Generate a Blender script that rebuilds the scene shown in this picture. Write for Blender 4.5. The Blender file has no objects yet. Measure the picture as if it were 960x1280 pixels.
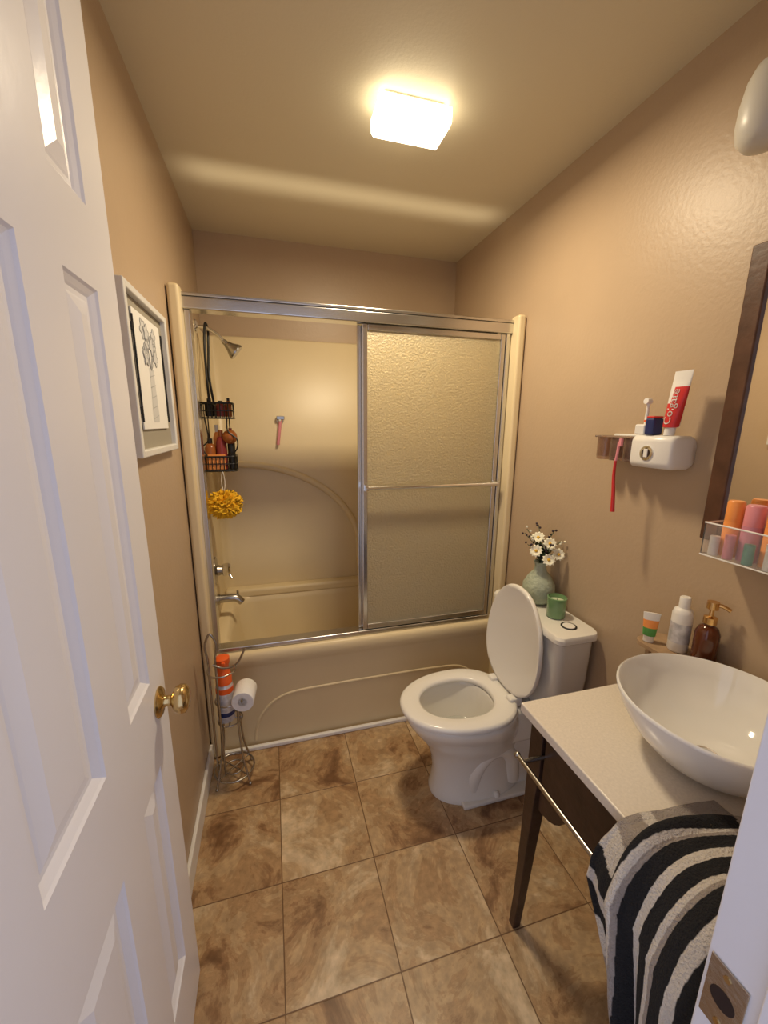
import bpy, bmesh, math, random
from mathutils import Vector, Matrix, noise
random.seed(4)
S=bpy.context.scene
C=bpy.context.collection
XL,XR,YT,YB,ZC=-.352,1.185,1.80,2.59,2.58
YF=.245
# ---------------- materials
def P(name,col,rough=.5,metal=0,bump=0,bscale=60,trans=0,emit=None,estr=0,ior=1.45,coat=0,vary=0,vscale=5,sss=0):
    m=bpy.data.materials.new(name); m.use_nodes=True
    nt=m.node_tree; b=nt.nodes['Principled BSDF']
    b.inputs['Base Color'].default_value=(*col,1)
    b.inputs['Roughness'].default_value=rough
    b.inputs['Metallic'].default_value=metal
    b.inputs['Transmission Weight'].default_value=trans
    b.inputs['IOR'].default_value=ior
    b.inputs['Coat Weight'].default_value=coat
    if emit: 
        b.inputs['Emission Color'].default_value=(*emit,1); b.inputs['Emission Strength'].default_value=estr
    tc=nt.nodes.new('ShaderNodeTexCoord')
    if bump:
        n=nt.nodes.new('ShaderNodeTexNoise'); n.inputs['Scale'].default_value=bscale; n.inputs['Detail'].default_value=4
        nt.links.new(tc.outputs['Object'],n.inputs['Vector'])
        bp=nt.nodes.new('ShaderNodeBump'); bp.inputs['Strength'].default_value=bump; bp.inputs['Distance'].default_value=.01
        nt.links.new(n.outputs['Fac'],bp.inputs['Height']); nt.links.new(bp.outputs['Normal'],b.inputs['Normal'])
    if vary:
        n=nt.nodes.new('ShaderNodeTexNoise'); n.inputs['Scale'].default_value=vscale; n.inputs['Detail'].default_value=5
        nt.links.new(tc.outputs['Object'],n.inputs['Vector'])
        r=nt.nodes.new('ShaderNodeValToRGB')
        r.color_ramp.elements[0].position=.3; r.color_ramp.elements[1].position=.7
        r.color_ramp.elements[0].color=(*[c*(1-vary) for c in col],1)
        r.color_ramp.elements[1].color=(*[min(1,c*(1+vary)) for c in col],1)
        nt.links.new(n.outputs['Fac'],r.inputs['Fac']); nt.links.new(r.outputs['Color'],b.inputs['Base Color'])
    return m
M={}
M['wall']=P('wall_paint',(.48,.355,.235),.40,bump=.09,bscale=70,vary=.03,vscale=3)
M['ceil']=P('ceiling_paint',(.70,.63,.46),.6,bump=.06,bscale=120)
M['white']=P('white_gloss_paint',(.82,.81,.84),.30,bump=.05,bscale=30)
M['trim']=P('trim_paint',(.80,.78,.74),.4,bump=.03)
M['tub']=P('almond_fiberglass',(.73,.60,.37),.36,vary=.02)
M['chrome']=P('chrome',(.80,.80,.80),.12,1,bump=.01)
M['nickel']=P('satin_nickel',(.42,.40,.37),.25,1,bump=.01)
M['alu']=P('brushed_aluminium',(.66,.65,.63),.22,1,bump=.03,bscale=200)
M['brass']=P('antique_brass',(.62,.46,.22),.2,1,bump=.02)
M['porc']=P('porcelain',(.80,.77,.70),.08,coat=.5,bump=.003)
M['porcw']=P('white_porcelain',(.84,.83,.80),.06,coat=.5,bump=.003)
M['seat']=P('seat_plastic',(.84,.81,.75),.18,bump=.003)
M['wood']=P('espresso_wood',(.045,.022,.014),.35,bump=.15,bscale=25,vary=.35,vscale=14)
M['mframe']=P('mirror_frame_wood',(.10,.045,.025),.4,bump=.1,bscale=40,vary=.25,vscale=20)
M['mirror']=P('mirror_glass',(.92,.92,.90),.015,1)
M['water']=P('water',(.5,.5,.45),.03,coat=1)
M['black']=P('black_wire',(.012,.011,.010),.4,bump=.02)
M['paper']=P('toilet_paper',(.85,.84,.83),.9,bump=.2,bscale=150)
M['orange']=P('orange_plastic',(.85,.13,.02),.35,bump=.01)
M['silverlabel']=P('silver_label',(.62,.62,.66),.35,.3,vary=.25,vscale=50)
M['red']=P('red_plastic',(.62,.03,.03),.35,bump=.01)
M['blue']=P('navy_plastic',(.02,.03,.12),.4,bump=.01)
M['plwhite']=P('white_plastic',(.80,.78,.74),.3,bump=.01)
M['smoke']=P('smoky_plastic',(.62,.46,.36),.12,trans=.85)
M['clear']=P('clear_acrylic',(1,1,1),.06,trans=.93,ior=1.12)
M['amber']=P('amber_glass',(.10,.025,.008),.12,coat=.4)
M['gold']=P('gold_metal',(.75,.48,.2),.2,1)
M['tan']=P('tan_wood',(.36,.24,.14),.5,bump=.1,vary=.2,vscale=30)
M['sage']=P('sage_ceramic',(.42,.47,.36),.6,bump=.6,bscale=60,vary=.15,vscale=25)
M['candle']=P('green_glass',(.16,.30,.13),.15,coat=.5)
M['wax']=P('candle_wax',(.55,.6,.42),.6)
M['leaf']=P('dark_green_leaf',(.05,.09,.035),.6,vary=.3,vscale=30)
M['petal']=P('white_petal',(.85,.83,.66),.7)
M['pollen']=P('yellow_center',(.75,.45,.05),.8)
M['berry']=P('dark_berry',(.05,.03,.04),.5)
M['yellow']=P('yellow_mesh',(.90,.52,.02),.75,bump=.8,bscale=90)
M['brownb']=P('brown_bottle',(.30,.09,.02),.25)
M['redb']=P('maroon_bottle',(.22,.03,.03),.25)
M['pink']=P('pink_plastic',(.75,.28,.32),.3)
M['mauve']=P('mauve_plastic',(.55,.22,.30),.35)
M['coral']=P('orange_bottle',(.90,.33,.08),.35)
M['teal']=P('teal_bottle',(.12,.35,.28),.4)
M['matte']=P('taupe_mat',(.33,.30,.24),.8,bump=.05)
M['frame']=P('silver_white_frame',(.72,.71,.68),.35,bump=.05)
M['sheet']=P('print_paper',(.80,.79,.76),.8,bump=.02)
M['ink']=P('gray_ink',(.33,.33,.33),.9)
M['ink2']=P('light_gray_ink',(.58,.58,.58),.9)
M['shade']=P('frosted_glass_shade',(.62,.60,.54),.35,bump=.01)
M['strike']=P('strike_steel',(.5,.45,.4),.25,1,bump=.1,bscale=50)
M['dark']=P('dark_hole',(.03,.015,.01),.9)
M['lamp']=P('lamp_diffuser',(.9,.88,.8),.4,emit=(1,.86,.62),estr=6)
M['green']=P('label_green',(.1,.35,.08),.5)
M['quartz']=P('cream_quartz',(.74,.67,.57),.22,vary=.06,vscale=160)
g=P('obscure_glass',(.92,.82,.56),.32,trans=.70,bump=.6,bscale=110); M['frost']=g
# towel terry (colour attribute woven into the cloth)
def terry():
    m=P('striped_terry',(.5,.5,.5),.95,bump=1,bscale=260); nt=m.node_tree
    a=nt.nodes.new('ShaderNodeVertexColor'); a.layer_name='stripe'
    nt.links.new(a.outputs['Color'],nt.nodes['Principled BSDF'].inputs['Base Color'])
    return m
M['terry']=terry()
# tile
def tilemat():
    m=bpy.data.materials.new('stone_floor_tile'); m.use_nodes=True; nt=m.node_tree; b=nt.nodes['Principled BSDF']
    N=nt.nodes.new; L=nt.links.new
    tc=N('ShaderNodeTexCoord'); mp=N('ShaderNodeMapping'); L(tc.outputs['Object'],mp.inputs['Vector'])
    T=.332
    mp.inputs['Location'].default_value=(-.292+T*6,-.812+T*12,0)
    sc=N('ShaderNodeVectorMath'); sc.operation='SCALE'; sc.inputs['Scale'].default_value=1/T; L(mp.outputs['Vector'],sc.inputs[0])
    fr=N('ShaderNodeVectorMath'); fr.operation='FRACTION'; L(sc.outputs[0],fr.inputs[0])
    fl=N('ShaderNodeVectorMath'); fl.operation='FLOOR'; L(sc.outputs[0],fl.inputs[0])
    wn=N('ShaderNodeTexWhiteNoise'); wn.noise_dimensions='2D'; L(fl.outputs[0],wn.inputs['Vector'])
    sep=N('ShaderNodeSeparateXYZ'); L(fr.outputs[0],sep.inputs[0])
    outs=[]
    for ax in 'XY':
        a=N('ShaderNodeMath'); a.operation='SUBTRACT'; a.inputs[1].default_value=.5; L(sep.outputs[ax],a.inputs[0])
        c=N('ShaderNodeMath'); c.operation='ABSOLUTE'; L(a.outputs[0],c.inputs[0]); outs.append(c)
    mx=N('ShaderNodeMath'); mx.operation='MAXIMUM'; L(outs[0].outputs[0],mx.inputs[0]); L(outs[1].outputs[0],mx.inputs[1])
    gt=N('ShaderNodeMapRange'); gt.inputs['From Min'].default_value=.4935; gt.inputs['From Max'].default_value=.4965; L(mx.outputs[0],gt.inputs['Value'])
    off=N('ShaderNodeVectorMath'); off.operation='SCALE'; off.inputs['Scale'].default_value=9; L(wn.outputs['Color'],off.inputs[0])
    ad=N('ShaderNodeVectorMath'); ad.operation='ADD'; L(tc.outputs['Object'],ad.inputs[0]); L(off.outputs[0],ad.inputs[1])
    n1=N('ShaderNodeTexNoise'); n1.inputs['Scale'].default_value=4.6; n1.inputs['Detail'].default_value=12; n1.inputs['Roughness'].default_value=.66; n1.inputs['Distortion'].default_value=.6
    L(ad.outputs[0],n1.inputs['Vector'])
    r=N('ShaderNodeValToRGB'); e=r.color_ramp.elements
    e[0].position=.34; e[0].color=(.18,.088,.036,1); e[1].position=.66; e[1].color=(.66,.51,.33,1)
    for p,c in ((.41,(.30,.165,.075)),(.45,(.44,.275,.135)),(.48,(.38,.23,.11)),(.51,(.50,.34,.18)),(.55,(.45,.30,.16)),(.60,(.58,.43,.26))):
        x=e.new(p); x.color=(*c,1)
    L(n1.outputs['Fac'],r.inputs['Fac'])
    n2=N('ShaderNodeTexNoise'); n2.inputs['Scale'].default_value=38; n2.inputs['Detail'].default_value=7; L(ad.outputs[0],n2.inputs['Vector'])
    mm=N('ShaderNodeMapRange'); mm.inputs['From Min'].default_value=.3; mm.inputs['From Max'].default_value=.7; mm.inputs['To Min'].default_value=.78; mm.inputs['To Max'].default_value=1.16; L(n2.outputs['Fac'],mm.inputs['Value'])
    ml=N('ShaderNodeVectorMath'); ml.operation='SCALE'; L(r.outputs['Color'],ml.inputs[0]); L(mm.outputs[0],ml.inputs['Scale'])
    mix=N('ShaderNodeMix'); mix.data_type='RGBA'; L(gt.outputs[0],mix.inputs['Factor']); L(ml.outputs[0],mix.inputs['A']); mix.inputs['B'].default_value=(.15,.075,.03,1)
    L(mix.outputs['Result'],b.inputs['Base Color'])
    b.inputs['Roughness'].default_value=.38
    iv=N('ShaderNodeMath'); iv.operation='MULTIPLY_ADD'; iv.inputs[1].default_value=-1; L(gt.outputs[0],iv.inputs[0]); 
    n3=N('ShaderNodeMath'); n3.operation='MULTIPLY'; n3.inputs[1].default_value=.3; L(n2.outputs['Fac'],n3.inputs[0]); L(n3.outputs[0],iv.inputs[2])
    bp=N('ShaderNodeBump'); bp.inputs['Strength'].default_value=.35; bp.inputs['Distance'].default_value=.004; L(iv.outputs[0],bp.inputs['Height']); L(bp.outputs['Normal'],b.inputs['Normal'])
    return m
M['tile']=tilemat()
# ---------------- mesh helpers
def mk(name,verts,faces,mat,smooth=False,angle=40,fm=None):
    me=bpy.data.meshes.new(name); me.from_pydata([tuple(v) for v in verts],[],faces)
    bm=bmesh.new(); bm.from_mesh(me); bmesh.ops.recalc_face_normals(bm,faces=bm.faces); bm.to_mesh(me); bm.free()
    mats=mat if isinstance(mat,(list,tuple)) else [mat]
    for m in mats: me.materials.append(M[m])
    if fm:
        for p,i in zip(me.polygons,fm): p.material_index=i
    if smooth:
        for p in me.polygons: p.use_smooth=True
        me.set_sharp_from_angle(angle=math.radians(angle))
    o=bpy.data.objects.new(name,me); C.objects.link(o); return o
def bevel(o,w,seg=3):
    m=o.modifiers.new('b','BEVEL'); m.width=w; m.segments=seg; m.limit_method='ANGLE'; m.angle_limit=math.radians(40)
    for p in o.data.polygons: p.use_smooth=True
    m.harden_normals=True
    return o
BF=[(0,1,3,2),(4,6,7,5),(0,4,5,1),(2,3,7,6),(0,2,6,4),(1,5,7,3)]
def boxes(name,L,mat,bv=0):
    V=[];F=[]
    for (a,b) in L:
        o=len(V)
        for x in (a[0],b[0]):
            for y in (a[1],b[1]):
                for z in (a[2],b[2]): V.append((x,y,z))
        F+=[tuple(o+i for i in f) for f in BF]
    ob=mk(name,V,F,mat)
    if bv: bevel(ob,bv)
    return ob
def box(name,a,b,mat,bv=0): return boxes(name,[(a,b)],mat,bv)
def loft(name,loops,mat,cap0=True,cap1=True,smooth=True,angle=40,closed=False):
    n=len(loops[0]);V=[p for l in loops for p in l];F=[]
    R=len(loops)
    for i in range(R if closed else R-1):
        a=i*n;b=((i+1)%R)*n
        for j in range(n): F.append((a+j,a+(j+1)%n,b+(j+1)%n,b+j))
    if not closed:
        if cap0: F.append(tuple(range(n-1,-1,-1)))
        if cap1: F.append(tuple((R-1)*n+j for j in range(n)))
    return mk(name,V,F,mat,smooth,angle)
def lathe(name,c,prof,mat,n=40,axis=(0,0,1),angle=40):
    ax=Vector(axis).normalized(); q=Vector((0,0,1)).rotation_difference(ax); c=Vector(c)
    loops=[]
    for r,z in prof:
        r=max(r,1e-4)
        loops.append([c+q@Vector((r*math.cos(2*math.pi*j/n),r*math.sin(2*math.pi*j/n),z)) for j in range(n)])
    return loft(name,loops,mat,True,True,True,angle)
def cyl(name,a,b,r,mat,r2=None,n=20):
    a=Vector(a);b=Vector(b);d=b-a
    return lathe(name,a,[(r,0),(r if r2 is None else r2,d.length)],mat,n,d)
def smoothpath(pts,k=6,closed=False):
    pts=[Vector(p) for p in pts];out=[];n=len(pts)
    rng=n if closed else n-1
    for i in range(rng):
        if closed: p0,p1,p2,p3=pts[i-1],pts[i],pts[(i+1)%n],pts[(i+2)%n]
        else: p0,p1,p2,p3=pts[max(i-1,0)],pts[i],pts[i+1],pts[min(i+2,n-1)]
        for s in range(k):
            t=s/k
            out.append(.5*((2*p1)+(p2-p0)*t+(2*p0-5*p1+4*p2-p3)*t*t+(3*p1-p0-3*p2+p3)*t**3))
    if not closed: out.append(pts[-1])
    return out
def tube(name,pts,r,mat,closed=False,n=8,smooth=0,rf=None):
    pts=smoothpath(pts,smooth,closed) if smooth else [Vector(p) for p in pts]
    N=len(pts);loops=[];prev=None
    for i,p in enumerate(pts):
        if closed: t=(pts[(i+1)%N]-pts[i-1])
        else: t=pts[min(i+1,N-1)]-pts[max(i-1,0)]
        t.normalize()
        if prev is None:
            u=t.orthogonal().normalized()
        else:
            u=prev-t*prev.dot(t); u.normalize()
        prev=u; w=t.cross(u); rr=r*(rf(i/(N-1)) if rf else 1)
        loops.append([p+u*rr*math.cos(2*math.pi*j/n)+w*rr*math.sin(2*math.pi*j/n) for j in range(n)])
    return loft(name,loops,mat,closed=closed,angle=60)
def group(name,parts):
    bpy.context.view_layer.update()
    mn=Vector((9,9,9));mx=-mn
    for p in parts:
        for v in p.data.vertices if p.type=='MESH' else []:
            w=p.matrix_world@v.co
            for i in range(3): mn[i]=min(mn[i],w[i]);mx[i]=max(mx[i],w[i])
    e=bpy.data.objects.new(name,None); C.objects.link(e); e.empty_display_size=.05
    e.location=((mn.x+mx.x)/2,(mn.y+mx.y)/2,mn.z)
    bpy.context.view_layer.update()
    for p in parts:
        p.parent=e; p.matrix_parent_inverse=e.matrix_world.inverted()
    return e
def rrect(x0,x1,y0,y1,r,z,k=6):
    out=[]
    for (cx,cy,a0) in ((x1-r,y1-r,0),(x0+r,y1-r,90),(x0+r,y0+r,180),(x1-r,y0+r,270)):
        for i in range(k+1):
            a=math.radians(a0+90*i/k); out.append(Vector((cx+r*math.cos(a),cy+r*math.sin(a),z)))
    return out
def ball(name,c,r,mat,sc=(1,1,1),n=20):
    prof=[(r*math.sin(math.pi*i/12),-r*math.cos(math.pi*i/12)) for i in range(13)]
    o=lathe(name,(0,0,0),prof,mat,n,angle=80)
    for v in o.data.vertices: v.co=Vector((v.co.x*sc[0],v.co.y*sc[1],v.co.z*sc[2]))+Vector(c)
    return o
# ---------------- shell
t=.1
box('floor',(XL-t,-.9,-.08),(XR+t,YB+t,0),'tile')
box('ceiling',(XL-t,.12,ZC),(XR+t,YB+t,ZC+.08),'ceil')
box('wall_left',(XL-t,.12,0),(XL,YB+t,ZC),'wall')
box('wall_right',(XR,.12,0),(XR+t,YB+t,ZC),'wall')
box('wall_back',(XL,YB,0),(XR,YB+t,ZC),'wall')
boxes('wall_front',[((XL,.13,0),(-.31,.23,ZC)),((.515,.13,0),(XR,.23,ZC)),((-.31,.13,2.36),(.515,.23,ZC))],'wall')
boxes('trim_1',[((.49,.115,0),(.515,.245,2.36)),((.515,.23,0),(.575,.245,2.40)),((.478,.115,0),(.49,.185,2.36)),
   ((-.335,.115,0),(-.31,.245,2.36)),((-.31,.115,2.335),(.49,.245,2.36))],'white',.002)
box('baseboard_left',(XL,.26,0),(XL+.014,YT-.035,.095),'trim',.004)
box('baseboard_right',(XR-.014,.26,0),(XR,YT-.01,.095),'trim',.004)
box('trim_2',(XL+.05,YT-.025,0),(XR,YT-.005,.022),'trim',.006)
# strike plate
group('strike_plate',[box('plate',(.4875,.199,.86),(.4895,.240,.955),'strike',.001),
  lathe('latch_hole',(.4880,.220,.908),[(.0135,0),(.0135,.0012),(.0,.0012)],'dark',24,(-1,0,0)),
  cyl('screw_top',(.4878,.22,.942),(.4862,.22,.942),.004,'brass'),cyl('screw_bottom',(.4878,.22,.873),(.4862,.22,.873),.004,'brass')])
# ---------------- door
def door():
    x1=-.278;x0=-.314;y0,y1,z0,z1=.262,.965,.012,2.325
    cols=[(.44,.625),(.74,.865)];rows=[(.24,.82),(1.03,1.80),(1.93,2.21)]
    ys=sorted([y0,y1]+[v for c in cols for v in c]);zs=sorted([z0,z1]+[v for c in rows for v in c])
    V=[];F=[]
    def quad(a,b,c,d):
        o=len(V);V.extend([a,b,c,d]);F.append((o,o+1,o+2,o+3))
    for s,xf in ((-1,x1),(1,x0)):
        for i in range(len(ys)-1):
            for j in range(len(zs)-1):
                ya,yb,za,zb=ys[i],ys[i+1],zs[j],zs[j+1]
                if (ya,yb) in cols and (za,zb) in rows:
                    rings=[(0,0),(.004,.004),(.012,.009),(.016,.012),(.024,.012),(.028,.010),(.052,.003),(.055,.003)]
                    R=[]
                    for ins,dp in rings:
                        x=xf+s*dp
                        R.append([(x,ya+ins,za+ins),(x,yb-ins,za+ins),(x,yb-ins,zb-ins),(x,ya+ins,zb-ins)])
                    for a,b in zip(R,R[1:]):
                        for k in range(4): quad(a[k],a[(k+1)%4],b[(k+1)%4],b[k])
                    quad(*R[-1])
                else: quad((xf,ya,za),(xf,yb,za),(xf,yb,zb),(xf,ya,zb))
    for a,b in (((y0,z0),(y1,z0)),((y1,z0),(y1,z1)),((y1,z1),(y0,z1)),((y0,z1),(y0,z0))):
        quad((x0,a[0],a[1]),(x1,a[0],a[1]),(x1,b[0],b[1]),(x0,b[0],b[1]))
    d=mk('slab',V,F,'white')
    bm=bmesh.new();bm.from_mesh(d.data);bmesh.ops.remove_doubles(bm,verts=bm.verts,dist=1e-5);bmesh.ops.recalc_face_normals(bm,faces=bm.faces);bm.to_mesh(d.data);bm.free()
    ky,kz=.905,.955
    knob=lathe('knob',(x1,ky,kz),[(.0,0),(.034,0),(.035,.003),(.030,.008),(.015,.011),(.012,.016),(.012,.026),(.018,.030),(.029,.036),(.033,.046),(.031,.057),(.020,.064),(0,.066)],'brass',32,(1,0,0),50)
    knob2=lathe('knob_back',(x0,ky,kz),[(.0,0),(.030,0),(.030,.005),(.011,.008),(.011,.014),(.022,.018),(.024,.026),(.015,.031),(0,.032)],'brass',32,(-1,0,0),50)
    latch=box('latch_plate',(x0+.008,y1,kz-.03),(x1-.008,y1+.001,kz+.03),'brass')
    h=[cyl('hinge_%d'%i,(x1+.004,y0-.004,z-.045),(x1+.004,y0-.004,z+.045),.006,'brass') for i,z in enumerate((.25,1.2,2.1))]
    group('door_1',[d,knob,knob2,latch]+h)
door()
# ---------------- tub + surround
X0,X1=XL+.004,XR-.004
def tub():
    zr=.52; ya=YT; yb=YB-.003
    def R(ix,iy,z,r): return rrect(X0+ix,X1-ix,ya+iy,yb-iy,r,z,8)
    loops=[R(0,.012,0,.01),R(0,.012,.43,.01),R(0,.008,.445,.01),R(0,0,.455,.012),R(0,0,.50,.015),R(0,.006,.515,.02),R(.01,.02,zr,.03),
      R(.07,.085,zr,.09),R(.085,.10,.51,.10),R(.10,.11,.47,.11),R(.15,.14,.18,.14),R(.19,.18,.135,.14),R(.30,.26,.125,.1)]
    a=loft('tub_body',loops,'tub',True,True,angle=50)
    yy_=YT+.0165
    rid=[(-.15,yy_,.03),(-.14,yy_,.10),(-.11,yy_,.17),(-.05,yy_,.235),(.04,yy_,.268),(.2,yy_,.275),(.5,yy_,.277),(.8,yy_,.275),(.95,yy_,.26),(1.03,yy_,.2),(1.06,yy_,.1),(1.065,yy_,.03)]
    b=tube('apron_moulding',rid,.009,'tub',smooth=5,n=16)
    zs=2.055
    def plan(off):
        xa,xb,yy=X0+.022+off,X1-.022-off,yb-.03-off; r=.07
        pts=[(xa,YT+.03)]
        for i in range(9):
            an=math.radians(180-90*i/8); pts.append((xa+r+r*math.cos(an),yy-r+r*math.sin(an)))
        for i in range(9):
            an=math.radians(90-90*i/8); pts.append((xb-r+r*math.cos(an),yy-r+r*math.sin(an)))
        pts.append((xb,YT+.03)); return pts
    inner=plan(0);outer=[(X0,YT+.03)]+[(min(max(p[0]+(p[0]-(X0+X1)/2)*.05,X0),X1),min(p[1]+.028,yb)) for p in inner[1:-1]]+[(X1,YT+.03)]
    V=[];F=[];n=len(inner)
    for (z,pl) in ((zr-.003,inner),(zs-.01,inner),(zs,[(p[0]+(q[0]-p[0])*.3,p[1]+(q[1]-p[1])*.3) for p,q in zip(inner,outer)]),(zs,outer)):
        V+=[(p[0],p[1],z) for p in pl]
    for k in range(3):
        for j in range(n-1): F.append((k*n+j,k*n+j+1,(k+1)*n+j+1,(k+1)*n+j))
    s=mk('surround',V,F,'tub',True,50)
    fl=box('flange_left',(X0,YT-.03,.005),(X0+.044,YT+.04,2.085),'tub',.014)
    fr=box('flange_right',(X1-.042,YT-.03,.005),(X1,YT+.04,2.085),'tub',.014)
    yw=YB-.038
    arc=[(X0+.03,yw,1.335),(-.25,yw,1.335)]+[(-.22+.76*math.sin(a),yw,.76+.575*math.cos(a)) for a in [math.radians(q) for q in range(0,91,6)]]+[(.54,yw,.55)]
    ar=tube('arch_moulding',arc,.021,'tub',n=12)
    led=box('back_ledge',(X0+.025,YB-.11,.50),(X1-.025,YB-.03,.56),'tub',.02)
    group('bathtub',[a,b,s,fl,fr,ar,led])
tub()
# ---------------- sliding door frame
def slider():
    x0,x1=X0+.044,X1-.046; y0,y1=1.825,1.885; zb,zt=.522,2.065
    ps=[box('header',(x0-.008,y0-.012,zt-.058),(x1+.008,y1+.004,zt-.012),'alu',.006),box('header_lip',(x0-.008,y0-.016,zt-.012),(x1+.008,y1+.006,zt),'alu',.003),
        box('bottom_track',(x0,y0,zb),(x1,y1,zb+.022),'alu',.004),
        box('jamb_left',(x0,y0,zb+.02),(x0+.022,y1,zt-.058),'alu',.003),box('jamb_right',(x1-.022,y0,zb+.02),(x1,y1,zt-.058),'alu',.003)]
    def panel(n,xa,xb,yc):
        w=.024;d=.009;a,b=zb+.026,zt-.06
        return [box(n+'_stile_left',(xa,yc-d,a),(xa+w,yc+d,b),'alu',.004),box(n+'_stile_right',(xb-w,yc-d,a),(xb,yc+d,b),'alu',.004),
          box(n+'_rail_top',(xa+w,yc-d,b-.026),(xb-w,yc+d,b),'alu',.004),box(n+'_rail_bottom',(xa+w,yc-d,a),(xb-w,yc+d,a+.028),'alu',.004),
          box(n+'_glass',(xa+w,yc-.0025,a+.028),(xb-w,yc+.0025,b-.026),'frost')]
    ps+=panel('outer',.405,x1-.024,1.838); ps+=panel('inner',.388,x1-.05,1.868)
    zb2=1.285
    ps+=[cyl('towel_bar',(.415,1.79,zb2),(x1-.03,1.79,zb2),.009,'chrome'),
         box('bar_bracket_left',(.408,1.783,zb2-.014),(.424,1.83,zb2+.014),'chrome',.003),box('bar_bracket_right',(x1-.042,1.783,zb2-.014),(x1-.026,1.83,zb2+.014),'chrome',.003)]
    group('sliding_shower_door',ps)
slider()
# ---------------- shower fittings
xs=X0+.022
group('shower_head',[lathe('flange',(xs,2.24,2.03),[(.032,0),(.03,.006),(.012,.012)],'chrome',24,(1,0,0)),
  tube('arm',[(xs,2.24,2.03),(xs+.05,2.24,2.025),(xs+.10,2.24,1.995),(xs+.125,2.24,1.965)],.0085,'chrome',smooth=5),
  lathe('head',(xs+.12,2.24,1.972),[(.010,0),(.013,.008),(.013,.02),(.018,.024),(.022,.04),(.036,.062),(.042,.075),(.040,.082),(.0,.084)],'nickel',28,(.75,0,-.65))])
group('shower_valve',[lathe('escutcheon',(xs,2.2,.80),[(.075,0),(.073,.006),(.03,.014),(.022,.04)],'nickel',36,(1,0,0)),
  lathe('knob',(xs+.035,2.2,.80),[(.02,0),(.036,.008),(.038,.034),(.030,.044),(0,.046)],'chrome',8,(1,0,0),20),
  cyl('lever',(xs+.06,2.2,.80),(xs+.085,2.17,.76),.007,'chrome')])
group('tub_spout',[lathe('collar',(xs,2.2,.635),[(.03,0),(.03,.012)],'nickel',24,(1,0,0)),
  tube('spout_body',[(xs,2.2,.635),(xs+.06,2.2,.637),(xs+.10,2.2,.63),(xs+.125,2.2,.605)],.024,'nickel',smooth=5,n=16,rf=lambda q:1-.2*q),cyl('diverter',(xs+.105,2.2,.648),(xs+.105,2.2,.675),.006,'nickel')])
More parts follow.
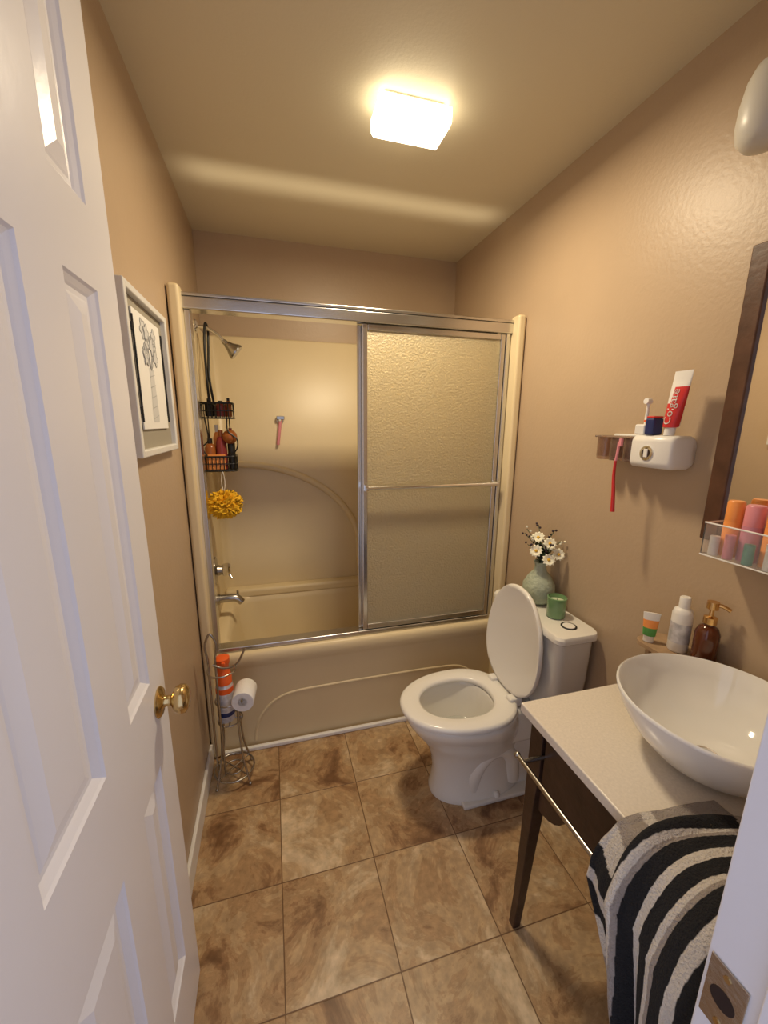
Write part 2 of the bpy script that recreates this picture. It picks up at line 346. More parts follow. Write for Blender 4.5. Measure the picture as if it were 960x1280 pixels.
# caddy
def caddy():
    ps=[];cx,cy=-.252,2.17
    def ring(n,x0,x1,y0,y1,z,r=.0028): return tube(n,rrect(x0,x1,y0,y1,.02,z,4),r,'black',closed=True,n=6)
    def basket(nm,z0,z1):
        x0,x1,y0,y1=cx-.070,cx+.078,cy-.06,cy+.05
        out=[ring(nm+'_rim',x0,x1,y0,y1,z1,.0045),ring(nm+'_mid',x0,x1,y0,y1,(z0+z1)/2),ring(nm+'_base',x0,x1,y0,y1,z0,.004)]
        for i in range(7):
            x=x0+.02+(x1-x0-.04)*i/6
            out.append(tube(nm+'_wire_%d'%i,[(x,y0,z1),(x,y0,z0),(x,y1,z0),(x,y1,z1)],.0024,'black',n=5))
        for i in range(3):
            y=y0+.025+i*.03
            out.append(tube(nm+'_cross_%d'%i,[(x0,y,z1),(x0,y,z0),(x1,y,z0),(x1,y,z1)],.0024,'black',n=5))
        return out
    ps+=basket('upper_basket',1.60,1.67)+basket('lower_basket',1.345,1.415)
    for sx in (-.05,.05):
        ps.append(tube('side_rod',[(cx+sx,cy+.052,1.67),(cx+sx,cy+.052,1.345)],.003,'black',n=6))
    ps.append(tube('scroll_left',[(cx-.05,cy-.062,1.42),(cx-.07,cy-.064,1.46),(cx-.04,cy-.064,1.50),(cx-.05,cy-.06,1.60)],.0035,'black',smooth=5,n=6))
    ps.append(tube('scroll_right',[(cx+.05,cy-.062,1.42),(cx+.085,cy-.064,1.45),(cx+.09,cy-.064,1.50),(cx+.05,cy-.06,1.54),(cx+.05,cy-.06,1.60)],.0035,'black',smooth=5,n=6))
    ps.append(tube('hanging_cord',[(cx-.03,cy,1.67),(cx-.035,cy+.02,1.8),(cx-.035,cy+.035,1.95),(cx-.03,2.24,2.045),(cx-.022,2.262,2.02),(cx-.024,2.25,1.95),(cx-.024,cy+.02,1.8),(cx-.01,cy,1.67)],.006,'black',smooth=6,n=8))
    def bottle(n,x,y,z,r,h,m,capm):
        return [lathe(n,(x,y,z),[(0,0),(r,.0),(r,.01),(r,h*.7),(r*.7,h*.8),(r*.4,h*.84)],m,20),cyl(n+'_cap',(x,y,z+h*.84),(x,y,z+h),r*.45,capm)]
    ps+=bottle('bottle_a',cx-.040,cy-.02,1.352,.026,.15,'brownb','black')+bottle('bottle_b',cx+.012,cy-.02,1.352,.025,.19,'redb','brownb')+bottle('bottle_c',cx+.057,cy-.01,1.352,.018,.20,'black','redb')
    ps+=bottle('bottle_f',cx-.01,cy+.028,1.352,.02,.215,'coral','plwhite')
    ps.append(box('soap_box',(cx-.055,cy-.055,1.352),(cx+.03,cy-.048,1.425),'coral',.003))
    ps.append(ball('puff',(cx+.055,cy-.03,1.51),.035,'brownb'))
    ps+=bottle('bottle_d',cx-.03,cy-.01,1.607,.022,.085,'black','black')+bottle('bottle_e',cx+.02,cy-.01,1.607,.025,.075,'redb','black')+bottle('bottle_g',cx+.056,cy,1.607,.015,.09,'brownb','black')
    group('shower_caddy',ps)
    n=64;loops=[];
    for i in range(33):
        th=math.pi*i/32; L=[]
        for j in range(n):
            ph=2*math.pi*j/n
            d=Vector((math.sin(th)*math.cos(ph),math.sin(th)*math.sin(ph),math.cos(th)))
            f=.062*(1+.30*math.sin(noise.noise(d*3.2)*14)+.14*noise.noise(d*11))
            L.append(Vector((cx+.012,2.10,1.18))+Vector((d.x*1.15,d.y,d.z*.95))*f)
        loops.append(L)
    a=loft('ruffle',loops,'yellow',angle=80)
    b=tube('loop',[(cx+.012,2.10,1.235),(cx+.004,2.105,1.29),(cx+.012,2.108,1.343),(cx+.02,2.105,1.29),(cx+.012,2.10,1.235)],.002,'plwhite',smooth=4,n=6)
    group('bath_loofah',[a,b])
caddy()
group('razor',[lathe('suction_hook',(.055,YB-.036,1.595),[(.022,0),(.02,.006),(.008,.012),(.006,.03)],'plwhite',20,(0,-1,0)),
  tube('handle',[(.058,YB-.05,1.60),(.052,YB-.055,1.55),(.038,YB-.052,1.45)],.009,'pink',smooth=4),box('blade_head',(.035,YB-.065,1.598),(.082,YB-.045,1.62),'nickel',.004)])
# ---------------- toilet
def egg(cx,cy,L,W,z,n=56,k=.13,p=1.0):
    out=[]
    for j in range(n):
        a=2*math.pi*j/n;c=math.cos(a);s=math.sin(a)
        cc=math.copysign(abs(c)**(2/2.25),c);ss=math.copysign(abs(s)**(2/2.25),s)
        out.append(Vector((cx-L*cc,cy+W*ss*(1-k*c),z)))
    return out
TY=1.355
def toilet():
    ps=[]
    def e(x0,x1,W,z,k=.13): return egg((x0+x1)/2,TY,(x1-x0)/2,W,z,k=k)
    L=[e(.60,1.02,.122,0,.05),e(.60,1.02,.122,.02,.05),e(.606,1.01,.112,.032,.05),e(.612,1.0,.102,.12,.06),e(.600,1.0,.106,.19,.08),e(.570,.995,.127,.26,.1),
       e(.52,.985,.160,.325,.13),e(.490,.975,.181,.37),e(.480,.965,.188,.395),e(.480,.965,.189,.412),e(.486,.96,.184,.42),
       e(.545,.86,.135,.42,.1),e(.552,.853,.128,.405,.1),e(.56,.845,.12,.35,.1),e(.60,.82,.09,.26,.05),e(.65,.79,.055,.20,0)]
    ps.append(loft('bowl',L,'porc',True,True,angle=60))
    ps.append(loft('water_surface',[e(.592,.825,.095,.272,.05)],'water',False,True))
    ps.append(box('rear_deck',(.90,TY-.115,.25),(1.165,TY+.115,.418),'porc',.025))
    ps.append(box('rear_base',(.93,TY-.085,.0),(1.10,TY+.085,.26),'porc',.02))
    for s in (-1,1):
        ps.append(tube('trapway',[(.76,TY+s*.072,.05),(.77,TY+s*.076,.13),(.82,TY+s*.076,.20),(.89,TY+s*.076,.215),(.94,TY+s*.076,.16),(.955,TY+s*.072,.05)],.036,'porc',smooth=6,n=20))
        ps.append(lathe('bolt_cap',(.86,TY+s*.118,.018),[(.014,0),(.014,.01),(.008,.02),(0,.022)],'porc',16))
        ps.append(box('base_foot',(.70,TY+s*.10-.035,0),(1.03,TY+s*.10+.035,.02),'porc',.006))
    loops=[e(.463,.955,.192,.424),e(.461,.957,.194,.432),e(.464,.954,.191,.442),e(.474,.945,.182,.447),e(.535,.872,.130,.447,.1),e(.545,.865,.122,.442,.1),e(.548,.862,.119,.432,.1),e(.545,.865,.122,.424,.1)]
    ps.append(loft('seat_ring',loops,'seat',closed=True,angle=60))
    th=math.radians(86)
    def lid(sc,d):
        out=[]
        for p in egg(.235,0,.235*sc,.19*sc,0):
            u=.47-p.x
            hx,hz=.932,.452
            out.append(Vector((hx+u*math.cos(th)+d*math.sin(th),TY+p.y,hz+u*math.sin(th)-d*math.cos(th))))
        return out
    ps.append(loft('seat_lid',[lid(.90,.003),lid(.93,0),lid(.985,.000),lid(1,.006),lid(1,.013),lid(.985,.018),lid(.94,.021)],'seat',angle=60))
    for s in (-1,1): ps.append(box('hinge',(.905,TY+s*.075-.02,.42),(.965,TY+s*.075+.02,.462),'seat',.008))
    def T(ix,iy,z,r=.035): return rrect(.995+ix,1.168,TY-.235+iy,TY+.215-iy,r,z,6)
    ps.append(loft('tank',[T(.03,.045,.415),T(.02,.03,.43),T(.008,.012,.60),T(0.002,.004,.778)],'porc',angle=50))
    ps.append(loft('tank_lid',[T(-.008,-.008,.778,.03),T(-.014,-.014,.784,.03),T(-.014,-.014,.800,.03),T(-.008,-.009,.809,.03),T(.002,.0,.812,.03)],'porc',angle=35))
    ps.append(lathe('flush_button_ring',(1.085,1.185,.812),[(.030,0),(.030,.003),(.024,.003),(.024,0)],'black',32))
    ps.append(lathe('flush_button',(1.085,1.185,.812),[(.024,0),(.023,.004),(0,.005)],'seat',32))
    ps.append(tube('supply_line',[(1.10,TY-.17,.42),(1.10,TY-.19,.30),(1.14,TY-.20,.18),(1.17,TY-.20,.16)],.006,'chrome',smooth=5))
    group('toilet',ps)
toilet()
# vase with flowers
def vase():
    c=(1.105,1.41);z=.8135;ps=[]
    ps.append(lathe('vase',(c[0],c[1],z),[(0,0),(.040,0),(.056,.015),(.068,.05),(.067,.085),(.048,.12),(.028,.145),(.023,.17),(.030,.188),(.027,.188),(.018,.17),(.018,.15),(0,.14)],'sage',36,angle=70))
    top=z+.18
    fl=[(-.045,-.02,.065),(.0,-.045,.10),(.03,.0,.075),(-.01,.02,.11),(.035,-.06,.055),(-.01,-.06,.035)]
    for i,(dx,dy,dz) in enumerate(fl):
        e=Vector((c[0]+dx,c[1]+dy,top+dz))
        ps.append(tube('stem_%d'%i,[(c[0],c[1],z+.15),(c[0]+dx*.4,c[1]+dy*.4,top+dz*.5),e],.0015,'leaf',smooth=4,n=5))
        ax=(Vector((dx*8-.5,dy*8-.6,.6))).normalized();q=Vector((0,0,1)).rotation_difference(ax)
        V=[];F=[]
        for k in range(11):
            a=2*math.pi*k/11+i;w=.0062; l=.029
            o=len(V)
            for (rr,ss,h) in ((.004,-w*.5,0),(.004,w*.5,0),(l*.7,w,.006),(l,0,.002),(l*.7,-w,.006)):
                v=Vector((rr*math.cos(a)-ss*math.sin(a),rr*math.sin(a)+ss*math.cos(a),h+.001*(k%2)))
                V.append(e+q@v)
            F.append((o,o+1,o+2,o+3,o+4))
        ps.append(mk('petals_%d'%i,V,F,'petal'))
        ps.append(ball('center_%d'%i,e+q@Vector((0,0,.003)),.0065,'pollen',n=10))
    sp=[(-.085,.03,.15),(-.06,.07,.12),(.05,-.02,.15),(.075,-.05,.11),(.01,.05,.16),(-.03,-.08,.10),(.03,.08,.10),(-.10,.0,.09)]
    for i,(dx,dy,dz) in enumerate(sp):
        dx*=.75
        path=smoothpath([(c[0],c[1],z+.15),(c[0]+dx*.3,c[1]+dy*.3,top+dz*.5),(c[0]+dx,c[1]+dy,top+dz)],6)
        ps.append(tube('sprig_%d'%i,path,.0015,'leaf',n=5))
        for k in range(5,len(path),1):
            o=Vector((random.uniform(-.011,.011),random.uniform(-.011,.011),random.uniform(-.004,.01)))
            ps.append(ball('bud_%d_%d'%(i,k),path[k]+o,.005,'berry' if i%3 else 'petal',n=6))
    for i in range(44):
        a=i*2.4;l=.045+.035*random.random()
        b=Vector((c[0],c[1],top+.06*random.random()));d=Vector((math.cos(a)*.8,math.sin(a),.4+.7*random.random())).normalized()
        s=d.cross(Vector((0,0,1))).normalized()*.010
        ps.append(mk('leaf_%d'%i,[b,b+d*l*.5+s,b+d*l,b+d*l*.5-s],[(0,1,2,3)],'leaf'))
    group('flower_vase',ps)
vase()
group('jar_candle',[lathe('glass',(1.09,1.27,.8135),[(0,0),(.033,0),(.037,.004),(.038,.084),(.035,.086),(.034,.066),(0,.064)],'candle',32,angle=50),
   lathe('wax',(1.09,1.27,.879),[(.033,0),(.032,.003),(0,.003)],'wax',24),cyl('wick',(1.09,1.27,.881),(1.09,1.27,.89),.001,'black')])
# ---------------- vanity
def vanity():
    xa,xb,ya,yb=.675,XR-.002,.275,.835
    ps=[box('countertop',(.655,.25,.772),(XR-.002,.864,.80),'quartz',.004)]
    ps+=[box('apron_front',(xa+.012,ya+.04,.585),(xa+.03,yb-.04,.772),'wood'),box('apron_far',(xa+.04,yb-.03,.585),(xb-.03,yb-.012,.772),'wood'),
         box('apron_near',(xa+.04,ya+.012,.585),(xb-.03,ya+.03,.772),'wood'),box('apron_back',(xb-.03,ya+.03,.585),(xb-.012,yb-.03,.772),'wood'),
         box('bottom_panel',(xa+.03,ya+.03,.585),(xb-.03,yb-.03,.60),'wood'),
         box('drawer_front',(xa+.004,ya+.06,.605),(xa+.013,yb-.06,.755),'wood',.003)]
    for i,(x,y,sx,sy) in enumerate(((xa,yb,1,-1),(xa,ya,1,1),(xb-.005,yb,-1,-1),(xb-.005,ya,-1,1))):
        loops=[]
        for z,w,o in ((.772,.052,0),(.60,.052,0),(.56,.046,.0),(.35,.036,.0),(.12,.028,-.002),(0,.026,-.006)):
            o2=o
            p=[(x+sx*o2,y+sy*o2),(x+sx*(o2+w),y+sy*o2),(x+sx*(o2+w),y+sy*(o2+w)),(x+sx*o2,y+sy*(o2+w))]
            if sx*sy<0: p=p[::-1]
            loops.append([Vector((q[0],q[1],z)) for q in p])
        ps.append(bevel(loft('leg_%d'%(i+1),loops,'wood',smooth=False),.003))
    pr=[(yb-.05,.586),(yb-.05,.50)]+[(yb-.05-.10*math.sin(math.radians(a)),.50+.086*(1-math.cos(math.radians(a)))) for a in range(10,91,16)]+[(yb-.15,.586)]
    lo=[[Vector((x,y,z)) for y,z in pr] for x in (xa+.012,xa+.03)]
    ps.append(loft('corner_bracket',lo,'wood',smooth=False))
    bx=.612;bz=.69
    ps+=[cyl('towel_rail',(bx,.80,bz),(bx,.30,bz),.0065,'nickel'),cyl('rail_post_far',(bx,.775,bz),(xa+.014,.775,bz),.006,'nickel'),cyl('rail_post_near',(bx,.325,bz),(xa+.014,.325,bz),.006,'nickel'),
      ball('rail_end',(bx,.80,bz),.009,'nickel',n=12)]
    group('vanity_table',ps)
vanity()
group('vessel_sink',[lathe('basin',(.958,.568,.8005),[(0,0),(.075,0),(.098,.010),(.135,.040),(.168,.080),(.190,.120),(.202,.155),(.2025,.161),(.198,.164),(.194,.160),(.183,.125),(.160,.085),(.125,.048),(.085,.028),(.03,.018),(0,.018)],'porcw',72,angle=70),
   lathe('drain',(.958,.568,.8185),[(.026,0),(.025,.004),(.018,.003),(.016,.006),(0,.007)],'chrome',32)])
# riser tray + toiletries
rz=.935
group('riser_tray',[loft('top',[rrect(1.058,1.182,.765,.888,.03,z,6) for z in (rz-.012,rz)],'tan')]+[loft('side_extension',[rrect(1.11,1.182,.69,.80,.02,z,6) for z in (rz-.0121,rz-.0001)],'tan')]+[box('foot_%d'%i,(x,y,.8005),(x+.012,y+.012,rz-.011),'tan') for i,(x,y) in enumerate(((1.13,.76),(1.16,.72),(1.08,.845),(1.16,.845)))])
group('lotion_bottle',[lathe('body',(1.125,.797,rz+.001),[(0,0),(.024,0),(.026,.004),(.026,.115),(.022,.128),(.013,.134)],'plwhite',28,angle=50),lathe('cap',(1.125,.797,rz+.134),[(.014,0),(.014,.03),(.012,.033),(0,.033)],'plwhite',24),
   lathe('label',(1.125,.797,rz+.03),[(.0263,0),(.0263,.06)],'silverlabel',28)])
group('soap_dispenser',[lathe('bottle',(1.142,.735,rz+.001),[(0,0),(.027,0),(.029,.005),(.029,.085),(.022,.102),(.013,.108),(.013,.115)],'amber',28,angle=50),
   lathe('collar',(1.142,.735,rz+.115),[(.016,0),(.016,.018),(.006,.022),(.005,.045)],'gold',24),
   tube('nozzle',[(1.142,.735,rz+.168),(1.152,.72,rz+.171),(1.163,.703,rz+.163)],.0055,'gold',smooth=4,n=10),cyl('pump_head',(1.142,.735,rz+.158),(1.142,.735,rz+.178),.014,'gold')])
def cream():
    c=Vector((1.085,.857,rz+.0015));L=[]
    for z,a,b in ((0,.014,.014),(.018,.014,.014),(.02,.017,.015),(.045,.019,.012),(.07,.021,.008),(.092,.023,.003)):
        L.append([c+Vector((a*math.cos(q)*.75+b*math.sin(q)*.6, -a*math.cos(q)*.65+b*math.sin(q)*.75,z)) for q in [2*math.pi*i/24 for i in range(24)]])
    o=loft('tube_body',L,['plwhite','coral','green'],angle=50)
    for p in o.data.polygons:
        z=p.center.z-c.z
        p.material_index=0 if (z<.02 or z>.075) else (1 if z>.045 else 2)
    group('cream_tube',[o])
cream()
# ---------------- wall mirror
group('wall_mirror',[box('frame_far',(XR-.022,.775,1.27),(XR-.001,.82,2.015),'mframe',.004),box('frame_near',(XR-.022,.30,1.27),(XR-.001,.345,2.015),'mframe',.004),
  box('frame_bottom',(XR-.022,.345,1.27),(XR-.001,.775,1.315),'mframe',.004),box('frame_top',(XR-.022,.345,1.97),(XR-.001,.775,2.015),'mframe',.004),box('glass',(XR-.012,.345,1.315),(XR-.004,.775,1.97),'mirror')])
def organizer():
    xa,xb,ya,yb,za,zb=1.085,XR-.024,.46,.755,1.25,1.336;w=.002
    t=boxes('tray',[((xa,ya,za),(xb,yb,za+w)),((xa,ya,za+w),(xa+w,yb,zb)),((xb-w,ya,za+w),(xb,yb,zb)),((xa+w,ya,za+w),(xb-w,ya+w,zb)),((xa+w,yb-w,za+w),(xb-w,yb,zb))],'clear')
    rim=tube('rim',[(xa,ya,zb),(xb,ya,zb),(xb,yb,zb),(xa,yb,zb)],.0022,'plwhite',closed=True,n=6)
    rim2=tube('base_edge',[(xa,ya,za),(xb,ya,za),(xb,yb,za),(xa,yb,za)],.0022,'plwhite',closed=True,n=6)
    ps=[t,rim,rim2]
    for i,(y,m,h,r,cm) in enumerate(((.720,'coral',.145,.019,'coral'),(.675,'mauve',.142,.021,'pink'),(.63,'coral',.15,.018,'coral'),(.585,'teal',.11,.018,'plwhite'),(.54,'pink',.14,.019,'mauve'),(.495,'teal',.10,.017,'teal'))):
        x=(xa+xb)/2+.008
        ps.append(lathe('bottle_%d'%i,(x,y,za+w+.0005),[(0,0),(r,0),(r,h*.62),(r*.96,h*.63)],m,20,angle=50)); ps.append(lathe('cap_%d'%i,(x,y,za+w+h*.63),[(r*.97,0),(r*.97,h*.34),(r*.8,h*.37),(0,h*.37)],cm,20))
    for i,(y,m) in enumerate(((.735,'plwhite'),(.70,'pink'),(.655,'teal'),(.61,'plwhite'),(.57,'coral'))):
        ps.append(lathe('jar_%d'%i,(xa+.016,y,za+w+.0005),[(0,0),(.011,0),(.011,.05+.012*(i%2)),(0,.052+.012*(i%2))],m,16))
    group('toiletry_organizer',ps)
organizer()
# ---------------- toothbrush dispenser
DY=.02
def dispenser():
    xw=XR-.001;xf=XR-.092;za,zb=1.455,1.553
    ps=[]
    def vr(y,ins):
        r=.020
        return [Vector((p.x,y+DY,p.y)) for p in rrect(xf+ins,xw,za+ins,zb-ins,r,0,6)]
    ps.append(loft('white_body',[vr(.866,.012),vr(.868,.005),vr(.876,0),vr(1.0,0),vr(1.003,.002)],'plwhite',angle=50))
    ps.append(box('back_plate',(XR-.014,1.0+DY,1.475),(xw,1.155+DY,1.553),'plwhite',.004))
    ps.append(box('top_shelf',(XR-.086,1.004+DY,zb-.012),(xw-.015,1.165+DY,zb-.005),'smoke',.003))
    for i,y in enumerate((1.035,1.09,1.145)):
        r=.0265
        ps.append(lathe('cup_%d'%i,(XR-.055,y-.002+DY,1.466),[(0,0),(r*.86,0),(r*.95,.01),(r,.074),(r*.93,.074),(r*.88,.012),(0,.008)],'smoke',28,angle=60))
    ps.append(lathe('squeeze_port',(xf+.0005,.945+DY,1.50),[(.022,0),(.022,.003),(.016,.004)],'chrome',28,(-1,0,0)))
    ps.append(lathe('squeeze_hole',(xf+.0003,.945+DY,1.50),[(.015,0),(.014,.0045),(0,.0045)],'dark',24,(-1,0,0)))
    ps.append(box('cream_pad',(xf-.006,.938+DY,1.487),(xf,.952+DY,1.513),'plwhite',.002))
    group('toothbrush_holder',ps)
    bx=xf-.010;by=1.045+DY
    group('toothbrush',[tube('handle',[(bx,by,1.47),(bx+.001,by+.001,1.42),(bx+.002,by-.006,1.36),(bx+.004,by-.010,1.300)],.0065,'red',smooth=5,n=10,rf=lambda q:.6+.5*q),
      tube('neck',[(bx+.002,by-.003,1.53),(bx+.001,by-.002,1.49),(bx,by,1.468)],.0042,'pink',smooth=4),box('bristles',(bx-.004,by-.016,1.515),(bx+.006,by-.006,1.54),'pink',.002)])
    c=Vector((1.12,.925,zb+.001));L=[]
    def ell(z,a,b): return [c+Vector((b*math.cos(q),a*math.sin(q)-z*.10,z)) for q in [2*math.pi*i/32 for i in range(32)]]
    zs=[0,.022,.024,.05,.08,.10,.13,.15,.178]
    A=[.014,.014,.022,.024,.025,.026,.027,.027,.027];B=[.014,.014,.018,.017,.014,.012,.008,.004,.002]
    loops=[]
    for i in range(len(zs)-1):
        for k in range(4):
            f=k/4;loops.append(ell(zs[i]+(zs[i+1]-zs[i])*f,A[i]+(A[i+1]-A[i])*f,B[i]+(B[i+1]-B[i])*f))
    loops.append(ell(zs[-1],A[-1],B[-1]))
    o=loft('tube_body',loops,['plwhite','red'],angle=50)
    for p in o.data.polygons:
        z=p.center.z-c.z
        if .022<z<.135 and p.center.x<c.x+.003: p.material_index=1 if (p.center.y-c.y+.1*z)<.010 or z<.09 else 0
    parts=[o]
    cu=bpy.data.curves.new('label_text','FONT');cu.body='Colgate';cu.size=.032;cu.extrude=.0004;cu.align_x='LEFT';cu.align_y='CENTER'
    to=bpy.data.objects.new('label_tmp',cu);C.objects.link(to);bpy.context.view_layer.update()
    me=bpy.data.meshes.new_from_object(to.evaluated_get(bpy.context.evaluated_depsgraph_get()));bpy.data.objects.remove(to)
    me.materials.clear();me.materials.append(M['plwhite'])
    tx=bpy.data.objects.new('label',me);C.objects.link(tx)
    X=Vector((-.07,-.10,1)).normalized();Y=Vector((0,1,.1)).normalized();Z=X.cross(Y).normalized();Y=Z.cross(X)
    mt=Matrix((X,Y,Z)).transposed()
    me.transform(Matrix.Translation(c+Vector((-.0185,-.001,.030)))@mt.to_4x4())
    for v in me.vertices:
        z=v.co.z-c.z; 
        i=max(k for k in range(len(zs)) if zs[k]<=z) if z<zs[-1] else len(zs)-2
        f=(z-zs[i])/(zs[i+1]-zs[i]);a=A[i]+(A[i+1]-A[i])*f;b=B[i]+(B[i+1]-B[i])*f
        yy=(v.co.y-c.y+.1*z)/a;yy=max(-.95,min(.95,yy))
        v.co.x=c.x-b*math.sqrt(1-yy*yy)-.0012
    parts.append(tx)
    group('toothpaste_tube',parts)
    z0=zb+.0005
    group('electric_toothbrush_head',[box('base',(1.11,1.0,z0),(1.155,1.036,z0+.032),'plwhite',.005),cyl('shaft',(1.133,1.018,z0+.032),(1.133,1.018,z0+.095),.0055,'plwhite',.0045),
       lathe('brush',(1.133,1.018,z0+.101),[(.009,-.006),(.010,0),(.009,.012)],'plwhite',14,(-1,0,.1)),cyl('ring',(1.133,1.018,z0+.04),(1.133,1.018,z0+.045),.0065,'orange')])
    group('floss_container',[box('case',(1.10,.962,z0),(1.14,.992,z0+.05),'blue',.006),box('lid',(1.102,.964,z0+.05),(1.138,.990,z0+.056),'red',.002)])
dispenser()
# ---------------- vanity light
def vlight():
    ps=[box('backplate',(XR-.02,.35,2.31),(XR-.001,.80,2.36),'chrome',.006)]
    for i,y in enumerate((.785,.60,.42)):
        x=XR-.098
        ps.append(tube('arm_%d'%i,[(XR-.02,y,2.335),(XR-.05,y,2.35),(x,y,2.365),(x,y,2.35)],.008,'chrome',smooth=4))
        ps.append(lathe('shade_%d'%i,(x,y,2.35),[(.02,.005),(.034,-.004),(.046,-.03),(.053,-.07),(.055,-.11),(.050,-.14),(.036,-.157),(.015,-.163),(0,-.164)],'shade',36,angle=80))
    group('vanity_light',ps)
vlight()
# ---------------- ceiling light
def clight():
    x0,x1,y0,y1=.368,.605,1.40,1.525
    ps=[box('base',(x0+.02,y0+.02,ZC-.02),(x1-.02,y1-.02,ZC-.001),'alu',.003)]
    def R(i,z): return [Vector(p) for p in ((x0+i,y0+i,z),(x1-i,y0+i,z),(x1-i,y1-i,z),(x0+i,y1-i,z))]
    ps.append(bevel(loft('diffuser',[R(.0,ZC-.018),R(.0,ZC-.06),R(.006,ZC-.075)],'lamp',smooth=False),.005))
    g=group('ceiling_light',ps)
    l=bpy.data.lights.new('bulb','AREA');l.shape='RECTANGLE';l.size=.22;l.size_y=.105;l.energy=18.5;l.color=(1,.82,.56)
    lo=bpy.data.objects.new('bulb_light',l);C.objects.link(lo);lo.location=((x0+x1)/2,(y0+y1)/2,ZC-.078)
    bpy.context.view_layer.update();lo.parent=g;lo.matrix_parent_inverse=g.matrix_world.inverted()
clight()
# ---------------- picture
def picture():
    x=XL+.001;y0,y1,z0,z1=1.195,1.62,1.484,1.925;f=.020
    ps=[box('frame_a',(x,y0,z0),(x+.024,y0+f,z1),'frame',.004),box('frame_b',(x,y1-f,z0),(x+.024,y1,z1),'frame',.004),
        box('frame_c',(x,y0+f,z0),(x+.024,y1-f,z0+f),'frame',.004),box('frame_d',(x,y0+f,z1-f),(x+.024,y1-f,z1),'frame',.004),
        box('mat_board',(x,y0+f,z0+f),(x+.008,y1-f,z1-f),'matte')]
    a,b,c,d=y0+.075,y1-.075,z0+.075,z1-.05
    ps.append(box('print_sheet',(x+.010,a,c),(x+.014,b,d),'sheet'))
    for yy in (a-.008,b+.008): ps.append(tube('wire_clip',[(x+.016,yy,c+.02),(x+.016,yy,d-.02)],.003,'black',n=6))
    for yy in (a-.008,b+.008):
        for zz in (c+.05,d-.05): ps.append(cyl('clip_pin',(x+.012,yy,zz-.01),(x+.012,yy,zz+.01),.006,'black'))
    ym=(a+b)/2;xx=x+.0146
    pr=[(.0,.0),(.030,.0),(.033,.02),(.024,.10),(.020,.14),(.026,.155)]
    V=[(xx,ym+r,c+.02+z) for r,z in pr]+[(xx,ym-r,c+.02+z) for r,z in pr[::-1]]
    ps.append(mk('sketch_vase',V,[tuple(range(len(V)))],'ink2'))
    for k in range(5):
        zz=c+.03+k*.03
        ps.append(tube('sketch_line_%d'%k,[(xx,ym-.026,zz),(xx,ym+.026,zz+.01)],.0008,'ink',n=4))
    for k in range(13):
        yy=ym+random.uniform(-.06,.06);zz=c+.20+random.uniform(0,.08);r=random.uniform(.014,.024);V=[]
        for j in range(30):
            an=2*math.pi*j/30;q=r*(1+.25*math.cos(5*an+k));V.append((xx+.0004*k*.3,yy+q*math.cos(an),zz+q*math.sin(an)))
        ps.append(mk('sketch_flower_%d'%k,V,[tuple(range(30))],'ink2'))
        ps.append(tube('sketch_outline_%d'%k,V,.0009,'ink',closed=True,n=4))
        ps.append(tube('sketch_stem_%d'%k,[(xx,ym,c+.17),(xx,yy,zz)],.0009,'ink',n=4))
    group('framed_picture',ps)
picture()
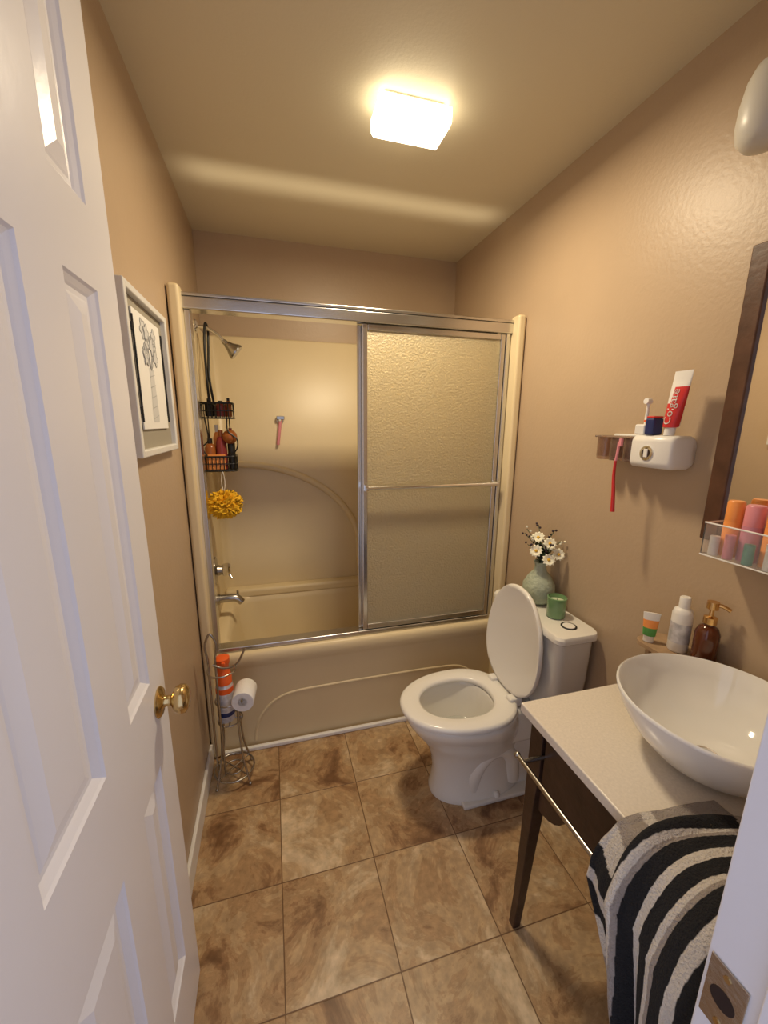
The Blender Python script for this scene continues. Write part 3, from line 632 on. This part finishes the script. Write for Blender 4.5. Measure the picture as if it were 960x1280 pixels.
# ---------------- paper stand
def stand():
    cx,cy=-.235,1.655;ps=[];m0='nickel'
    def circ(n,x,y,z,r,rr=.004,m=m0): return tube(n,[(x+r*math.cos(q),y+r*math.sin(q),z) for q in [2*math.pi*i/32 for i in range(32)]],rr,m,closed=True,n=8)
    ps+=[circ('base_ring',cx,cy,.045,.085),circ('base_inner_ring',cx,cy,.045,.04,.003)]
    for i in range(4):
        a=math.radians(45+90*i)
        p=lambda r,z:(cx+r*math.cos(a),cy+r*math.sin(a),z)
        ps.append(tube('leg_%d'%i,[p(.098,.006),p(.094,.02),p(.082,.06),p(.06,.15),p(.05,.30),p(.055,.40)],.0048,m0,smooth=5))
        ps.append(tube('spoke_%d'%i,[p(0,.045),p(.085,.045)],.003,m0,n=6))
        ps.append(ball('foot_%d'%i,p(.098,.008),.0075,m0,n=10))
    ps+=[circ('mid_ring',cx,cy,.30,.05,.0035),circ('upper_ring',cx,cy,.40,.055,.0035)]
    ps.append(tube('cross_wire_a',[(cx-.05,cy,.30),(cx+.05,cy,.30)],.003,m0,n=6));ps.append(tube('cross_wire_b',[(cx,cy-.05,.30),(cx,cy+.05,.30)],.003,m0,n=6))
    for s in (0,1):
        x=cx-.062+s*.028
        ps.append(tube('post_%d'%s,[(x,cy-.035,.045),(x,cy-.045,.30),(x,cy-.045,.63)],.0048,m0))
    ps.append(tube('top_loop',[(cx-.062,cy-.045,.63),(cx-.068,cy-.045,.69),(cx-.046,cy-.045,.74),(cx-.024,cy-.045,.69),(cx-.034,cy-.045,.63)],.0048,m0,smooth=6))
    ps.append(tube('dispensing_arm',[(cx-.045,cy-.045,.60),(cx+.0,cy-.055,.585),(cx+.05,cy-.06,.60),(cx+.085,cy-.06,.665)],.0045,m0,smooth=6))
    ps.append(tube('upper_arm_ring',[(cx-.06,cy-.05,.61),(cx-.05,cy-.12,.60),(cx,cy-.14,.60),(cx+.045,cy-.11,.60),(cx+.04,cy-.06,.597)],.0035,m0,smooth=6))
    ps.append(tube('roll_arm',[(cx+.04,cy+.03,.40),(cx+.07,cy-.0,.462),(cx+.066,cy-.115,.462),(cx+.066,cy-.13,.475)],.004,m0,smooth=3))
    group('toilet_paper_stand',ps)
    c=(cx+.066,cy-.105,.447)
    group('toilet_paper_roll',[lathe('roll',c,[(.019,0),(.043,0),(.045,.003),(.045,.097),(.043,.10),(.019,.10),(.019,0)],'paper',40,(.1,1,0),50),
        lathe('core',(c[0],c[1]+.001,c[2]),[(.019,0),(.019,.098),(.0175,.098),(.0175,0)],'tan',32,(.1,1,0),50)])
    c=(cx-.014,cy-.0,.3045)
    group('spray_can',[lathe('can',c,[(0,0),(.034,0),(.036,.004),(.036,.165),(.030,.178),(.029,.182)],'silverlabel',32,angle=50),
       lathe('label_band',(c[0],c[1],c[2]+.03),[(.0363,0),(.0363,.02)],'blue',32),lathe('label_band_top',(c[0],c[1],c[2]+.14),[(.0363,0),(.0363,.025)],'orange',32),
       lathe('cap',(c[0],c[1],c[2]+.180),[(.033,0),(.033,.03),(.027,.055),(.024,.085),(.030,.095),(.030,.118),(.016,.125),(0,.125)],'orange',28,angle=50),
       box('spray_nozzle',(c[0]+.0,c[1]-.038,c[2]+.277),(c[0]+.014,c[1]-.015,c[2]+.292),'orange',.003)])
stand()
# ---------------- towel
GR,WH,BK=(.40,.35,.32),(.74,.69,.64),(.014,.014,.017)
def towel():
    def sheet(name,path,y0f,y1f,fold,colf,nu=240,nv=150,ph=0,nz=.010):
        P_=smoothpath([Vector((a,0,b)) for a,b in path],10)
        L=[0]
        for a,b in zip(P_,P_[1:]): L.append(L[-1]+(b-a).length)
        def at(s):
            d=s*L[-1];i=0
            while i<len(L)-2 and L[i+1]<d:i+=1
            f=(d-L[i])/max(1e-6,L[i+1]-L[i]);p=P_[i].lerp(P_[i+1],f)
            j=min(len(P_)-1,i+4);k=max(0,i-4)
            t=(P_[j]-P_[k]).normalized();return p,Vector((t.z,0,-t.x))
        V=[];F=[];cl=[]
        for i in range(nu+1):
            s=i/nu;p,n=at(s)
            if n.z<-.01 and abs(n.z)>abs(n.x): n=-n
            if n.x>0: n=Vector((-n.x,0,n.z))
            for j in range(nv+1):
                v=j/nv;y=y0f(s)+(y1f(s)-y0f(s))*v
                w=fold(s)*(.5+.5*math.sin(v*13+ph+2.2*s+2*math.sin(v*4+s*3)))+nz*(.6+noise.noise(Vector((s*5,v*4,ph))))+.003*noise.noise(Vector((s*16,v*11,ph)))
                w*=min(1,.35+4*s)
                edge=min(1,(1-v)/.10); w*=.35+.65*math.sqrt(max(0,1-(1-edge)**2))
                q=p+n*(w+.002)
                if q.z<.8: q.x=min(q.x,p.x)
                V.append((q.x,y+.010*math.sin(s*7+v*2)*s+.004*noise.noise(Vector((s*9,3,ph))),q.z)); cl.append(colf(s,v))
        for i in range(nu):
            for j in range(nv):
                a=i*(nv+1)+j;F.append((a,a+1,a+nv+2,a+nv+1))
        o=mk(name,V,F,'terry',True,180)
        at_=o.data.color_attributes.new('stripe','FLOAT_COLOR','POINT')
        for i,c in enumerate(cl): at_.data[i].color=(*c,1)
        m=o.modifiers.new('s','SOLIDIFY');m.thickness=.009;m.offset=0
        return o
    def m1(s,v):
        k=s*30+v*2.0
        seq=[GR,GR,GR,GR,GR,GR,GR,GR,WH,GR,GR,WH,WH,BK,BK,WH,BK,BK,WH,WH,GR,GR,WH,GR,GR,GR,WH,BK,BK,WH,BK,BK,BK,BK]
        return seq[min(len(seq)-1,int(k))]
    def m2(s,v):
        q=(1-v)+s*.38+.03*math.sin(s*6)
        if s<.15-.04*v: return GR if (s*20+v*1.2)%1<.72 else WH
        if s>.86: return GR if ((s*26+v)%1)<.6 else WH
        if q<.17+.04*math.sin(s*8): return BK
        f=(q*4.3+.1)%1
        if f<.22: return WH
        if f<.40: return GR if int(q*4.3+.1)%2 else WH
        return BK
    def lerp(a,b,t): t=max(0,min(1,t)); return a+(b-a)*t
    a=sheet('far_fold',[(.86,.806),(.75,.806),(.67,.807),(.635,.80),(.60,.74),(.592,.69),(.590,.55),(.588,.42),(.585,.27)],lambda s:lerp(.37,.28,(s-.3)*2),
       lambda s:.478+.03*min(1,s*2.5) if s<.47 else lerp(.508,.365,(s-.47)/.28),lambda s:.006+.020*s,m1,nz=.004)
    b=sheet('near_fold',[(.93,.812),(.86,.822),(.77,.832),(.68,.832),(.625,.812),(.59,.75),(.575,.69),(.566,.55),(.560,.42),(.555,.20)],lambda s:.262,
       lambda s:.405+.035*min(1,s*3.5)+.012*math.sin(s*7) if s<.45 else lerp(.436,.335,(s-.45)/.28),lambda s:.014+.026*s,m2,ph=2)
    group('hand_towel',[a,b])
towel()
# ---------------- lighting
w=bpy.data.worlds.new('World');S.world=w;w.use_nodes=True
bg=w.node_tree.nodes['Background'];bg.inputs['Color'].default_value=(.74,.78,1,1);bg.inputs['Strength'].default_value=1.0
# added strip lamp standing in for light the shower header bounces onto the ceiling
l=bpy.data.lights.new('glint_helper','AREA');l.shape='RECTANGLE';l.size=1.40;l.size_y=.02;l.energy=.24;l.color=(1,.84,.6);l.spread=math.radians(26)
lo=bpy.data.objects.new('glint_helper_lamp',l);C.objects.link(lo);lo.location=((XL+XR)/2,1.855,2.075)
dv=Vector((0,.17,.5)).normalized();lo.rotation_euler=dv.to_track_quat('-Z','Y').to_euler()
# ---------------- camera
f=Vector((.2625,.941,-.2156)).normalized();d=Vector((-.0491,-.209,-.976));d=(d-f*d.dot(f)).normalized();r=d.cross(f)
cam=bpy.data.cameras.new('cam');co=bpy.data.objects.new('camera',cam);C.objects.link(co)
up=-d
co.matrix_world=Matrix(((r.x,up.x,-f.x,0),(r.y,up.y,-f.y,0),(r.z,up.z,-f.z,1.58),(0,0,0,1)))
cam.sensor_fit='VERTICAL';cam.sensor_height=36;cam.lens=36*500/1280;cam.clip_start=.02
S.camera=co
S.view_settings.view_transform='Standard'
